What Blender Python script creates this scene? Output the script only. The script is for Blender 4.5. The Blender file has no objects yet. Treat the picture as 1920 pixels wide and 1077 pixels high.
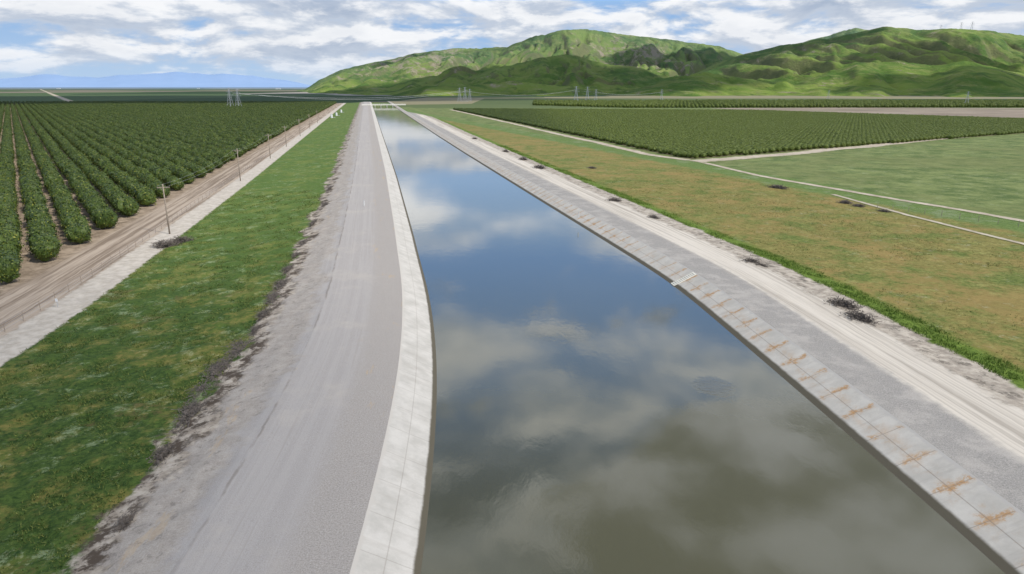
import bpy, bmesh, math, random
import numpy as np
from mathutils import Vector, Matrix
random.seed(7); rng = np.random.default_rng(7)
SC = bpy.context.scene; COL = SC.collection
R = math.radians
# ------------------------------------------------------------------ camera
CAMH = 26.0; F = 1280.0; PITCH = R(16.35)
cd = bpy.data.cameras.new('camera'); cam = bpy.data.objects.new('camera', cd); COL.objects.link(cam)
cam.location = (0, 0, CAMH); cam.rotation_euler = (math.pi/2-PITCH, 0, 0)
cd.lens = 24; cd.sensor_width = 36; cd.clip_start = .5; cd.clip_end = 200000
SC.camera = cam
SP, CP = math.sin(PITCH), math.cos(PITCH)
def dwn(py): return F*SP+(py-538.5)*CP
def fwd(py): return F*CP-(py-538.5)*SP
def G(px, py, z=-3.0):
    t = (CAMH-z)/dwn(py); return Vector(((px-960)*t, fwd(py)*t, z))
def UP(px, py, Y):
    t = Y/fwd(py); return Vector(((px-960)*t, Y, CAMH-dwn(py)*t))
# ------------------------------------------------------------------ canal line
WZ = -1.7; WW = 34.5
def xl(y):
    y = np.asarray(y, float); m = .205
    return np.where(y < 19.3, -5.0, np.where(y < 110.4, -5-m*(y-19.3)**2/(2*91.1), -5-m*45.55-m*(y-110.4)))
_yt = np.arange(-200, 1500, 2.); _k = np.exp(-np.linspace(-2.5, 2.5, 25)**2); _k /= _k.sum()
def _smooth(xs, vs): 
    v = np.interp(_yt, xs, vs); return np.convolve(np.pad(v, 12, mode='edge'), _k, 'valid')
_dL = _smooth([0, 60, 105, 130, 220], [0, -.3, -1.1, -.7, 0]); _dR = _smooth([20, 34, 41, 48, 64, 76, 95, 126, 176, 300, 410, 700], [.3, .1, -.3, -.5, -.6, -.4, .5, .2, -.5, -2.0, -2.8, -3.4])
def XU(u, y):
    u = np.asarray(u, float); y = np.asarray(y, float); a = np.interp(y, _yt, _dL); b = np.interp(y, _yt, _dR); f = np.clip(u/WW, 0, 1); return xl(y)+u+a*(1-f)+b*f
PU = [-62, -52, -47, -34, -21, -15.5, -13.5, -3.7, 0, 5, 29.5, 34.5, 38.0, 49.5, 54, 58]
PZ = [-3, -2.85, -2.9, -2.3, -1.35, -.35, 0, 0, -1.7, -4., -4., -1.7, 0, 0, -.4, -1.0]
def sm(a, b, x):
    t = np.clip((np.asarray(x, float)-a)/(b-a), 0, 1); return t*t*(3-2*t)
def zprof(u, y=0):
    z = np.interp(u, PU, PZ); p = np.interp(u, [-62, 58], [-3, -1]); f = sm(1250, 1400, y)
    return z*(1-f)+p*f
# ------------------------------------------------------------------ numpy noise
_perm = np.random.default_rng(3).permutation(512)
def _h(i, j): return _perm[(_perm[i & 511]+j) & 511]
def perlin(x, y):
    x = np.asarray(x, float); y = np.asarray(y, float)
    xi = np.floor(x).astype(int); yi = np.floor(y).astype(int); xf = x-xi; yf = y-yi
    u = xf**3*(xf*(xf*6-15)+10); v = yf**3*(yf*(yf*6-15)+10)
    def g(i, j, a, b):
        an = _h(i, j)*(2*math.pi/512); return np.cos(an)*a+np.sin(an)*b
    n00 = g(xi, yi, xf, yf); n10 = g(xi+1, yi, xf-1, yf); n01 = g(xi, yi+1, xf, yf-1); n11 = g(xi+1, yi+1, xf-1, yf-1)
    return ((n00*(1-u)+n10*u)*(1-v)+(n01*(1-u)+n11*u)*v)*1.5
def fbm(x, y, o=5, g=.5):
    s = 0; a = 1
    for k in range(o): s = s+a*perlin(x+17.3*k, y-9.1*k); x = x*2.03; y = y*2.03; a *= g
    return s
# ------------------------------------------------------------------ node helper
class NT:
    def __init__(s, tree): s.t = tree; s.t.nodes.clear()
    def n(s, typ, **kw):
        nd = s.t.nodes.new(typ)
        for k, v in kw.items(): setattr(nd, k, v)
        return nd
    def put(s, sock, v):
        if isinstance(v, bpy.types.NodeSocket): s.t.links.new(v, sock)
        elif v is not None:
            if isinstance(v, (tuple, list)) and len(v) == 3 and sock.type == 'RGBA': v = (*v, 1)
            sock.default_value = v
    def m(s, op, a, b=None, c=None, clamp=False):
        nd = s.n('ShaderNodeMath', operation=op, use_clamp=clamp)
        for i, v in enumerate((a, b, c)):
            if v is not None: s.put(nd.inputs[i], v)
        return nd.outputs[0]
    def ss(s, x, a, b, lo=0., hi=1.):
        nd = s.n('ShaderNodeMapRange', interpolation_type='SMOOTHSTEP'); s.put(nd.inputs[0], x)
        for i, v in zip((1, 2, 3, 4), (a, b, lo, hi)): nd.inputs[i].default_value = v
        return nd.outputs[0]
    def mix(s, f, a, b, bt='MIX'):
        nd = s.n('ShaderNodeMix', data_type='RGBA', blend_type=bt); s.put(nd.inputs[0], f); s.put(nd.inputs[6], a); s.put(nd.inputs[7], b)
        return nd.outputs[2]
    def lerp(s, f, a, b): return s.m('ADD', s.m('MULTIPLY', a, s.m('SUBTRACT', 1., f)), s.m('MULTIPLY', b, f))
    def noise(s, v, sc, d=4, r=.55, dist=0):
        nd = s.n('ShaderNodeTexNoise'); s.put(nd.inputs['Vector'], v); nd.inputs['Scale'].default_value = sc
        nd.inputs['Detail'].default_value = d; nd.inputs['Roughness'].default_value = r; nd.inputs['Distortion'].default_value = dist
        return nd.outputs[0]
    def vec(s, x, y, z=0.):
        nd = s.n('ShaderNodeCombineXYZ'); s.put(nd.inputs[0], x); s.put(nd.inputs[1], y); s.put(nd.inputs[2], z); return nd.outputs[0]
    def sep(s, v):
        nd = s.n('ShaderNodeSeparateXYZ'); s.put(nd.inputs[0], v); return nd.outputs
    def vscale(s, v, k, off=(0, 0, 0)):
        nd = s.n('ShaderNodeVectorMath', operation='MULTIPLY_ADD'); s.put(nd.inputs[0], v); nd.inputs[1].default_value = k; nd.inputs[2].default_value = off
        return nd.outputs[0]
    def pos(s): return s.n('ShaderNodeNewGeometry').outputs['Position']
    def uv(s): return s.sep(s.n('ShaderNodeTexCoord').outputs['UV'])
    def out(s, col, rough=.9, bump=None, bs=.4, bd=.1, spec=.2, **kw):
        p = s.n('ShaderNodeBsdfPrincipled'); s.put(p.inputs['Base Color'], col); s.put(p.inputs['Roughness'], rough)
        p.inputs['Specular IOR Level'].default_value = spec
        for k, v in kw.items(): s.put(p.inputs[k], v)
        if bump is not None:
            b = s.n('ShaderNodeBump'); b.inputs['Strength'].default_value = bs; b.inputs['Distance'].default_value = bd; s.put(b.inputs['Height'], bump); s.t.links.new(b.outputs[0], p.inputs['Normal'])
        o = s.n('ShaderNodeOutputMaterial'); s.t.links.new(p.outputs[0], o.inputs[0]); return p
def mat(name):
    m = bpy.data.materials.new(name); m.use_nodes = True; return m, NT(m.node_tree)
def simple(name, c1, c2, sc=3, rough=.85, bs=.2, coord='pos', spec=.2, metal=0):
    m, t = mat(name); p = t.pos() if coord == 'pos' else t.n('ShaderNodeTexCoord').outputs['Object']
    n = t.noise(p, sc, 5, .65); t.out(t.mix(t.ss(n, .3, .7), c1, c2), rough, n, bs, .05, spec, Metallic=metal); return m
# ------------------------------------------------------------------ mesh helpers
def tag(o, label=None, cat=None, group=None, kind=None):
    if label: o['label'] = label
    if cat: o['category'] = cat
    if group: o['group'] = group
    if kind: o['kind'] = kind
    return o
def mesh_obj(name, v, f, m, parent=None, smooth=False, uv=None):
    me = bpy.data.meshes.new(name)
    v = np.asarray(v, np.float32); 
    if isinstance(f, np.ndarray):
        n, k = f.shape
        me.vertices.add(len(v)); me.vertices.foreach_set('co', v.ravel()); me.loops.add(n*k); me.loops.foreach_set('vertex_index', f.ravel().astype(np.int32))
        me.polygons.add(n); me.polygons.foreach_set('loop_start', np.arange(0, n*k, k, dtype=np.int32)); me.update(calc_edges=True)
    else: me.from_pydata([tuple(map(float, a)) for a in v], [], f); me.update()
    if smooth: me.polygons.foreach_set('use_smooth', [True]*len(me.polygons))
    if uv is not None:
        l = me.uv_layers.new(name='UVMap'); idx = np.zeros(len(me.loops), np.int32); me.loops.foreach_get('vertex_index', idx)
        l.data.foreach_set('uv', np.asarray(uv, np.float32)[idx].ravel())
    for mm in (m if isinstance(m, (list, tuple)) else [m]): me.materials.append(mm)
    o = bpy.data.objects.new(name, me); COL.objects.link(o)
    if parent: o.parent = parent
    return o
def grid_faces(nr, nc, off=0):
    i, j = np.meshgrid(np.arange(nr-1), np.arange(nc-1), indexing='ij'); a = (i*nc+j).ravel()+off
    return np.stack([a, a+1, a+nc+1, a+nc], 1)
class MB:
    def __init__(s): s.v = []; s.f = []
    def add(s, v, f):
        b = len(s.v); s.v += [tuple(p) for p in v]; s.f += [[i+b for i in q] for q in f]
    def box(s, c, d, rot=None):
        v = [Vector((x*d[0]/2, y*d[1]/2, z*d[2]/2)) for z in (-1, 1) for x, y in ((-1, -1), (1, -1), (1, 1), (-1, 1))]
        if rot: v = [rot @ p for p in v]
        s.add([p+Vector(c) for p in v], [[0, 3, 2, 1], [4, 5, 6, 7], [0, 1, 5, 4], [1, 2, 6, 5], [2, 3, 7, 6], [3, 0, 4, 7]])
    def bar(s, a, b, r, r2=None, n=4):
        a = Vector(a); b = Vector(b); r2 = r if r2 is None else r2; d = (b-a).normalized()
        q = d.to_track_quat('Z', 'Y'); v = []
        for p, rr in ((a, r), (b, r2)):
            for k in range(n):
                an = 2*math.pi*(k+.5)/n; v.append(p+q @ Vector((math.cos(an)*rr, math.sin(an)*rr, 0)))
        s.add(v, [[k, (k+1) % n, n+(k+1) % n, n+k] for k in range(n)]+[list(range(n))[::-1], list(range(n, 2*n))])
    def build(s, name, m, parent=None, smooth=False): return mesh_obj(name, s.v, s.f, m, parent, smooth)
def empty(name, loc, rz=0):
    o = bpy.data.objects.new(name, None); COL.objects.link(o); o.location = loc; o.rotation_euler.z = rz; o.empty_display_size = .5; return o
def copy_tree(o, parent=None):
    c = o.copy(); COL.objects.link(c); c.parent = parent
    for ch in list(o.children): copy_tree(ch, c)
    return c
# ------------------------------------------------------------------ MATERIALS
ML, t = mat('left_bank')
U, S, _ = t.uv(); P = t.pos()
e = t.m('MULTIPLY', t.m('SUBTRACT', t.noise(P, .13, 6, .65), .5), 9.)
e2 = t.m('MULTIPLY', t.m('SUBTRACT', t.noise(P, .9, 5, .7), .5), 3.0)
Ue = t.m('ADD', t.m('ADD', U, e), e2); Us = t.m('ADD', U, t.m('MULTIPLY', e2, .6))
fine = t.noise(P, 18, 5, .85); med = t.noise(P, .8, 5, .65); spk = t.noise(P, 9, 4, .85)
streak = t.noise(t.vec(t.m('MULTIPLY', U, 1.3), t.m('MULTIPLY', S, .012)), 1., 6, .7)
grav = t.mix(t.ss(fine, .3, .7), (.25, .232, .215), (.46, .43, .405))
grav = t.mix(t.m('MULTIPLY', t.ss(streak, .42, .60), .40), grav, (.44, .412, .385))
grav = t.mix(t.m('MULTIPLY', t.ss(streak, .56, .62), .35), grav, (.28, .255, .235))
grav = t.mix(t.m('MULTIPLY', t.ss(t.noise(P, .12, 6, .7), .5, .68), .45), grav, (.46, .415, .36))
shoulder = t.mix(t.ss(spk, .3, .7), (.25, .228, .205), (.45, .415, .38))
shoulder = t.mix(t.m('MULTIPLY', t.ss(t.noise(t.vec(t.m('MULTIPLY', U, .5), t.m('MULTIPLY', S, .12)), 1, 5, .7), .6, .66), .6), shoulder, (.46, .34, .21))
grav = t.mix(t.ss(Us, -8.6, -6.6), grav, shoulder)
Uc = t.m('ADD', U, t.m('MULTIPLY', t.m('SUBTRACT', t.noise(P, .2, 5, .7), .5), .7))
crack = t.m('MULTIPLY', t.ss(Uc, -13.75, -13.6), t.ss(Uc, -13.35, -13.55))
crack = t.m('MULTIPLY', crack, t.ss(t.noise(P, .15, 4, .6), .42, .58))
grav = t.mix(t.m('MULTIPLY', crack, .5), grav, (.17, .14, .115))
tan = t.mix(t.ss(med, .35, .65), (.29, .245, .195), (.47, .415, .345))
dirt = t.mix(t.ss(t.noise(P, .45, 7, .75), .46, .57), tan, (.085, .066, .050))
dirt = t.mix(t.m('MULTIPLY', t.ss(t.noise(P, 2.2, 6, .8), .55, .66), .7), dirt, (.12, .10, .08))
gslope = t.mix(.35, shoulder, tan); gslope = t.mix(t.m('MULTIPLY', t.ss(t.noise(P, 1.4, 6, .75), .54, .64), .5), gslope, (.16, .14, .12))
grs = t.mix(t.ss(t.noise(P, 1.6, 6, .8), .3, .72), (.016, .040, .010), (.085, .135, .028))
grs = t.mix(t.m('MULTIPLY', t.ss(t.noise(P, .16, 6, .74), .47, .60), .85), grs, t.mix(t.ss(t.noise(P, 1.2, 5, .8), .4, .65), (.11, .135, .03), (.25, .20, .06)))
grs = t.mix(t.m('MULTIPLY', t.ss(t.noise(t.vscale(P, (1, 1, 1), (70, 20, 0)), .10, 7, .78), .56, .64), .55), grs, (.15, .10, .045))
grs = t.mix(t.ss(S, 45, 170, 0, .5), grs, (.125, .20, .045))
grs = t.mix(t.m('MULTIPLY', t.ss(t.noise(P, .30, 8, .85), .54, .63), .6), grs, (.28, .34, .19))
sand = t.mix(t.ss(med, .3, .7), (.40, .355, .295), (.55, .50, .43))
dstreak = t.noise(t.vec(t.m('MULTIPLY', U, .9), t.m('MULTIPLY', S, .02)), 1., 4, .7)
droad = t.mix(t.ss(dstreak, .4, .6), (.22, .17, .125), (.42, .345, .27))
soil = t.mix(t.ss(t.noise(P, .5, 6, .7), .35, .65), (.19, .145, .10), (.38, .30, .22))
c = grav
c = t.mix(t.ss(Ue, -13.8, -15.5), c, gslope)
c = t.mix(t.ss(Ue, -18.4, -19.4), c, dirt)
c = t.mix(t.ss(Ue, -21, -21.8), c, grs)
c = t.mix(t.ss(Us, -46.6, -47.2), c, sand)
c = t.mix(t.ss(Us, -51.6, -52.4), c, droad)
c = t.mix(t.ss(Us, -60.5, -63), c, soil)
py_ = t.sep(P)
vor = t.n('ShaderNodeTexVoronoi', distance='CHEBYCHEV'); t.put(vor.inputs['Vector'], t.vscale(P, (.0012, .00055, 0))); vor.inputs['Scale'].default_value = 1
vc = t.sep(vor.outputs['Color'])
pl = t.mix(t.ss(vc[0], .25, .35), (.035, .065, .025), (.07, .11, .045))
pl = t.mix(t.ss(vc[0], .6, .64), pl, (.20, .17, .125))
pl = t.mix(t.ss(vc[0], .86, .88), pl, (.33, .30, .25))
pl = t.mix(t.ss(py_[1], 5000, 18000), pl, (.17, .24, .31))  # far plain turns blue-grey with distance: haze put into its colour
c = t.mix(t.ss(py_[1], 1290, 1330), c, pl)
t.out(c, .95, t.m('ADD', fine, t.m('MULTIPLY', med, 1.5)), .6, .08, .1)
MR, t = mat('right_bank')
U, S, _ = t.uv(); P = t.pos(); px_, py_, _z = t.sep(P)
e = t.m('MULTIPLY', t.m('SUBTRACT', t.noise(P, .2, 6, .65), .5), 5.)
e2 = t.m('MULTIPLY', t.m('SUBTRACT', t.noise(P, 1.1, 5, .7), .5), 1.8)
V = t.m('SUBTRACT', U, WW); Ve = t.m('ADD', t.m('ADD', V, e), e2); Vs = t.m('ADD', V, e2)
fine = t.noise(P, 16, 5, .85); med = t.noise(P, .7, 5, .65); spk = t.noise(P, 9, 4, .85)
streak = t.noise(t.vec(t.m('MULTIPLY', U, 1.4), t.m('MULTIPLY', S, .015)), 1., 6, .7)
gr = t.mix(t.ss(spk, .3, .7), (.19, .18, .168), (.40, .38, .35))
gr = t.mix(t.m('MULTIPLY', t.ss(t.noise(P, .25, 6, .7), .45, .62), .5), gr, (.45, .42, .38))
lt = t.mix(t.ss(streak, .38, .58), (.39, .35, .295), (.60, .55, .475))
lt = t.mix(t.m('MULTIPLY', t.ss(streak, .58, .64), .5), lt, (.37, .33, .28))
lt = t.mix(t.m('MULTIPLY', t.ss(fine, .5, .75), .3), lt, (.34, .31, .27))
rough_d = t.mix(t.ss(med, .35, .65), (.27, .235, .195), (.47, .42, .35))
rough_d = t.mix(t.m('MULTIPLY', t.ss(t.noise(P, .5, 7, .8), .52, .60), .8), rough_d, (.12, .105, .085))
vg = t.mix(t.ss(t.noise(P, 2, 6, .8), .3, .7), (.050, .090, .012), (.16, .23, .04))
n1 = t.noise(P, .10, 8, .75); n2 = t.noise(P, 1.5, 6, .8); n3 = t.noise(P, .035, 5, .6)
gold = t.mix(t.ss(n2, .3, .7), (.110, .105, .028), (.27, .24, .080))
gold = t.mix(t.m('MULTIPLY', t.ss(n1, .46, .58), .8), gold, t.mix(t.ss(n2, .35, .65), (.055, .095, .018), (.15, .195, .050)))
gold = t.mix(t.m('MULTIPLY', t.ss(t.noise(t.vscale(P, (1, 1, 1), (40, 9, 0)), .055, 8, .82), .47, .60), .6), gold, (.29, .195, .075))
gold = t.mix(t.m('MULTIPLY', t.ss(t.noise(t.vscale(P, (1, 1, 1), (10, 90, 0)), .22, 8, .85), .55, .63), .6), gold, (.30, .29, .10))
gold = t.mix(t.m('MULTIPLY', t.ss(t.noise(P, .3, 8, .88), .57, .66), .6), gold, (.38, .38, .27))
pale = t.mix(t.ss(t.noise(P, .1, 8, .82), .38, .62), (.080, .120, .036), (.190, .225, .082))
pale = t.mix(t.m('MULTIPLY', t.ss(t.noise(P, .3, 8, .88), .53, .64), .5), pale, (.31, .33, .20))
pale = t.mix(t.m('MULTIPLY', t.ss(t.noise(P, .018, 6, .75), .46, .58), .5), pale, (.15, .165, .062))
dvx, dvy = 108.5-68.8, 143-262.; ln = math.hypot(dvx, dvy); nx, ny = -dvy/ln, dvx/ln
sd = t.m('ADD', t.m('ADD', t.m('MULTIPLY', px_, nx), t.m('MULTIPLY', py_, ny)), -(68.8*nx+262*ny))
sde = t.m('ADD', sd, t.m('MULTIPLY', e, 1.2))
edgeg = t.mix(t.ss(n2, .3, .7), (.07, .12, .025), (.16, .22, .07)); edgeg = t.mix(t.m('MULTIPLY', t.ss(n1, .52, .6), .5), edgeg, (.22, .25, .15))
c = gr
c = t.mix(t.ss(Vs, 7.9, 9.3), c, lt)
c = t.mix(t.ss(Ve, 14, 15.4), c, rough_d)
c = t.mix(t.ss(Ve, 18.9, 19.8), c, vg)
c = t.mix(t.ss(Ve, 22.0, 25.2), c, gold)
c = t.mix(t.ss(sde, -17, -12), c, edgeg)
c = t.mix(t.ss(sd, -1, 1), c, pale)
vor = t.n('ShaderNodeTexVoronoi', distance='CHEBYCHEV'); t.put(vor.inputs['Vector'], t.vscale(P, (.001, .0016, 0))); vor.inputs['Scale'].default_value = 1
vc = t.sep(vor.outputs['Color'])
pl = t.mix(t.ss(vc[0], .3, .4), (.04, .07, .025), (.10, .13, .05))
pl = t.mix(t.ss(vc[0], .7, .72), pl, (.22, .20, .12))
c = t.mix(t.ss(py_, 900, 960), c, pl)
t.out(c, .95, t.m('ADD', fine, t.m('MULTIPLY', med, 1.5)), .6, .08, .1)
def lining(name, stain):
    m, t = mat(name); U, S, _ = t.uv(); P = t.pos(); z = t.sep(P)[2]
    ca, cb = ((.46, .43, .375), (.575, .54, .475)) if stain else ((.42, .40, .36), (.54, .515, .47))
    b = t.mix(t.ss(t.noise(P, .5, 6, .65), .3, .7), ca, cb)
    b = t.mix(t.m('MULTIPLY', t.ss(t.noise(P, 12, 4, .8), .4, .7), .2), b, (.36, .34, .305))
    drip = t.noise(t.vec(t.m('MULTIPLY', U, .15), t.m('MULTIPLY', S, 1.2)), 1., 5, .7)
    b = t.mix(t.m('MULTIPLY', t.ss(drip, .50, .68), .3), b, (.34, .31, .27))
    fr = t.m('ABSOLUTE', t.m('SUBTRACT', t.m('FRACT', t.m('DIVIDE', t.m('ADD', S, t.m('MULTIPLY', t.noise(P, 2, 3, .6), .08)), 3.8)), .5))
    j = t.ss(fr, .486, .494)
    fu = t.m('ABSOLUTE', t.m('ADD', U, 2.0 if not stain else -36.3)); ju = t.ss(fu, .05, .02)
    if stain:
        Sn = t.m('ADD', S, t.m('MULTIPLY', t.m('SUBTRACT', t.noise(P, 1.1, 6, .75), .5), 1.5))
        f3 = t.m('ABSOLUTE', t.m('SUBTRACT', t.m('FRACT', t.m('DIVIDE', Sn, 3.8)), .5))
        near = t.ss(f3, .36, .49); st = t.noise(t.vec(t.m('MULTIPLY', U, 1.), t.m('MULTIPLY', S, 1.)), 2.2, 7, .85); pt = t.noise(P, .07, 5, .7); bt_ = t.noise(P, .8, 5, .7)
        f = t.m('MULTIPLY', t.m('MULTIPLY', near, t.ss(st, .42, .52)), t.m('MULTIPLY', t.ss(pt, .34, .46, .35, 1.), t.ss(bt_, .38, .52, .25, 1.)))
        Un = t.m('ABSOLUTE', t.m('ADD', t.m('ADD', U, -36.3), t.m('MULTIPLY', t.m('SUBTRACT', st, .5), 2.4)))
        f2 = t.m('MULTIPLY', t.m('MULTIPLY', t.m('MULTIPLY', t.ss(Un, .55, .05), t.ss(f3, .15, .42)), t.ss(bt_, .46, .57)), t.ss(pt, .36, .50))
        wash = t.m('MULTIPLY', t.m('MULTIPLY', t.ss(fu, 1.3, .2), t.ss(t.noise(P, .35, 7, .85), .48, .62)), .3)
        fr3 = t.m('MAXIMUM', t.m('MAXIMUM', f, f2), wash); fr3 = t.m('MULTIPLY', fr3, t.ss(U, 35.1, 35.6))
        b = t.mix(t.m('MULTIPLY', fr3, .92), b, t.mix(t.noise(P, 3, 5, .8), (.33, .15, .04), (.56, .34, .14)))
    b = t.mix(t.m('MULTIPLY', t.m('MAXIMUM', j, ju), .55 if stain else .35), b, (.22, .19, .155))
    zz = t.m('ADD', z, t.m('MULTIPLY', t.noise(P, .7, 5, .7), .10))
    b = t.mix(t.ss(zz, -1.40 if not stain else -1.28, -1.50 if not stain else -1.42), b, (.10, .088, .062))
    b = t.mix(t.ss(t.m('ADD', zz, t.m('MULTIPLY', t.m('SUBTRACT', drip, .5), .5)), -.10, -.0), b, (.47, .44, .395))
    t.out(b, .85, t.noise(P, 5, 5, .7), .2, .03, .2); return m
MLIN = lining('concrete_pale', False); MLINR = lining('concrete_stained', True)
# water
MW, t = mat('canal_water'); P = t.pos(); wx_, wy_, _ = t.sep(P)
w1 = t.noise(t.vscale(P, (1., .45, 1)), .8, 4, .55, .4); w2 = t.noise(t.vscale(P, (1., .5, 1)), 5, 3, .5); pat = t.ss(t.noise(P, .04, 4, .6), .42, .6, .3, 1.)
hgt = t.m('MULTIPLY', t.m('ADD', w1, t.m('MULTIPLY', w2, .12)), pat)
ra = t.m('DIVIDE', t.m('SUBTRACT', wx_, 19.6), 2.0); rb_ = t.m('DIVIDE', t.m('SUBTRACT', wy_, 60.4), 2.2)
boil = t.m('ADD', t.m('ADD', t.m('MULTIPLY', ra, ra), t.m('MULTIPLY', rb_, rb_)), t.m('MULTIPLY', t.m('SUBTRACT', t.noise(P, .9, 4, .7), .5), 3.))
bm_ = t.ss(boil, 1.3, .1)
hgt = t.m('ADD', hgt, t.m('MULTIPLY', t.m('MULTIPLY', t.noise(t.vscale(P, (.8, 2.6, 1)), 1.3, 3, .6), 1.3), bm_))
body = t.mix(t.noise(P, .03, 3, .6), (.054, .054, .028), (.080, .077, .042)); body = t.mix(t.m('MULTIPLY', bm_, .7), body, (.03, .034, .022))
t.out(body, .05, hgt, .20, .05, .5, IOR=1.66)
# hills
MH, t = mat('hill_grass_hazed'); P = t.pos(); g = t.n('ShaderNodeNewGeometry'); nz = t.sep(g.outputs['Normal'])[2]
hx, hy, hz = t.sep(P)
a = t.noise(P, .0030, 8, .6); b_ = t.noise(P, .012, 7, .7); d_ = t.noise(P, .05, 6, .8)
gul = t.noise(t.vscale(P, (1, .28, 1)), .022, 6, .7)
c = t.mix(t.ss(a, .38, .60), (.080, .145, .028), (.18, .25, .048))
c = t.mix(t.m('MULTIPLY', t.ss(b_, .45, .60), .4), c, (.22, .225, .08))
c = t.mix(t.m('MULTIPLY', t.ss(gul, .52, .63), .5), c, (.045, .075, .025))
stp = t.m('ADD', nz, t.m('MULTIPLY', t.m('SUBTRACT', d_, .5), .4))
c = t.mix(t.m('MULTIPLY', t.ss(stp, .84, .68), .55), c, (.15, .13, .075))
rx_ = t.m('DIVIDE', t.m('ADD', hx, 650), 420); rz_ = t.m('DIVIDE', t.m('SUBTRACT', hy, 4600), 900)
rb = t.ss(t.m('ADD', t.m('MULTIPLY', rx_, rx_), t.m('MULTIPLY', rz_, rz_)), 1.4, .2, 0, .10)
rx2 = t.m('DIVIDE', t.m('SUBTRACT', hx, 800), 330); rz2 = t.m('DIVIDE', t.m('SUBTRACT', hy, 4450), 700)
rb2 = t.ss(t.m('ADD', t.m('MULTIPLY', rx2, rx2), t.m('MULTIPLY', rz2, rz2)), 1.4, .2, 0, .08)
scar = t.m('MULTIPLY', t.ss(t.m('ADD', t.m('ADD', t.noise(P, .0060, 8, .8), rb), rb2), .57, .64), t.ss(gul, .40, .55))
c = t.mix(t.m('MULTIPLY', scar, .75), c, (.34, .275, .215))
c = t.mix(t.ss(hy, 2200, 8000, 0, .26), c, (.22, .31, .37))  # aerial haze mixed into the hill colour, stronger further back
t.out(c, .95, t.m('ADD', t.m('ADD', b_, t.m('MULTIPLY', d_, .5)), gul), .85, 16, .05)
MMT = simple('far_mountain_haze', (.25, .37, .565), (.27, .39, .585), .0004, 1, 0)  # pale blue is distance haze painted as the mountains' base colour
def leafmat(name, lo, hi, tip):
    m, t = mat(name); r = t.n('ShaderNodeNewGeometry').outputs['Random Per Island']; oi = t.n('ShaderNodeObjectInfo').outputs['Random']
    P = t.pos(); n = t.noise(P, .5, 3, .6)
    c = t.mix(t.ss(t.m('ADD', t.m('MULTIPLY', r, .6), t.m('MULTIPLY', n, .5)), .2, .9), lo, hi)
    c = t.mix(t.ss(r, .86, .98, 0, .8), c, tip); c = t.mix(t.m('MULTIPLY', oi, .25), c, lo)
    c = t.mix(t.ss(t.sep(P)[0], 0, 60, 0, .55), c, (.15, .19, .03))
    t.out(c, .55, spec=.3); return m
MLEAF = leafmat('citrus_leaves', (.018, .040, .008), (.092, .130, .018), (.28, .27, .04))
MBARK = simple('bark', (.09, .07, .05), (.18, .15, .11), 6, coord='obj')
MWOOD = simple('weathered_wood', (.20, .16, .12), (.36, .30, .24), 5, coord='obj')
MSTEEL = simple('galvanised_steel', (.34, .35, .36), (.46, .47, .48), 2, .6, .05, 'obj', .4)
MTOW = simple('weathered_steel', (.30, .315, .34), (.40, .415, .44), 2, .7, .05, 'obj', .3)
MWHITE = simple('white_paint', (.62, .62, .60), (.75, .75, .73), 2, .6, .05, 'obj', .3)
MCONC = simple('pale_concrete', (.66, .63, .53), (.76, .73, .64), 1.5, .9, .1)
MCONCG = simple('grey_concrete', (.40, .39, .37), (.56, .55, .52), .8, .9, .2)
MDRY = simple('dry_twigs', (.065, .056, .048), (.20, .17, .145), 2.5, .95, .2)
def trackmat(name, edge):
    m, t = mat(name); U, S, _ = t.uv(); P = t.pos(); n = t.noise(P, .35, 6, .75)
    c = t.mix(t.ss(t.noise(P, .25, 6, .7), .3, .7), (.34, .285, .215), (.52, .455, .365))
    k = t.m('ADD', t.m('ABSOLUTE', U), t.m('MULTIPLY', t.m('SUBTRACT', n, .5), 1.6)); c = t.mix(t.ss(k, .55, 1.1), c, edge)
    t.out(c, .95, n, .3, .05, .1); return m
MTRACK = trackmat('pale_dirt', (.14, .17, .06))
MSOIL = simple('orchard_soil', (.10, .105, .04), (.19, .165, .09), .08, .95, .3)
MBROWN = simple('ploughed_soil', (.19, .15, .11), (.30, .25, .19), .01, .95, .3)
MINS = simple('porcelain', (.10, .07, .06), (.14, .10, .08), 2, .3, 0, 'obj', .5)
MROOF = simple('roof_metal', (.30, .30, .31), (.42, .42, .43), 2, .6, .05, 'obj')
def blades(name, lo, hi):
    m, t = mat(name); r = t.n('ShaderNodeNewGeometry').outputs['Random Per Island']; P = t.pos()
    c = t.mix(t.ss(t.m('ADD', t.m('MULTIPLY', r, .5), t.m('MULTIPLY', t.noise(P, .18, 6, .72), .8)), .35, .95), lo, hi); t.out(c, .8, spec=.15); return m
MBL = blades('green_blades', (.022, .056, .010), (.17, .19, .05)); MBLV = blades('golden_blades', (.08, .105, .025), (.30, .27, .10)); MBLG = blades('bright_blades', (.05, .10, .012), (.18, .25, .05))
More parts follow.
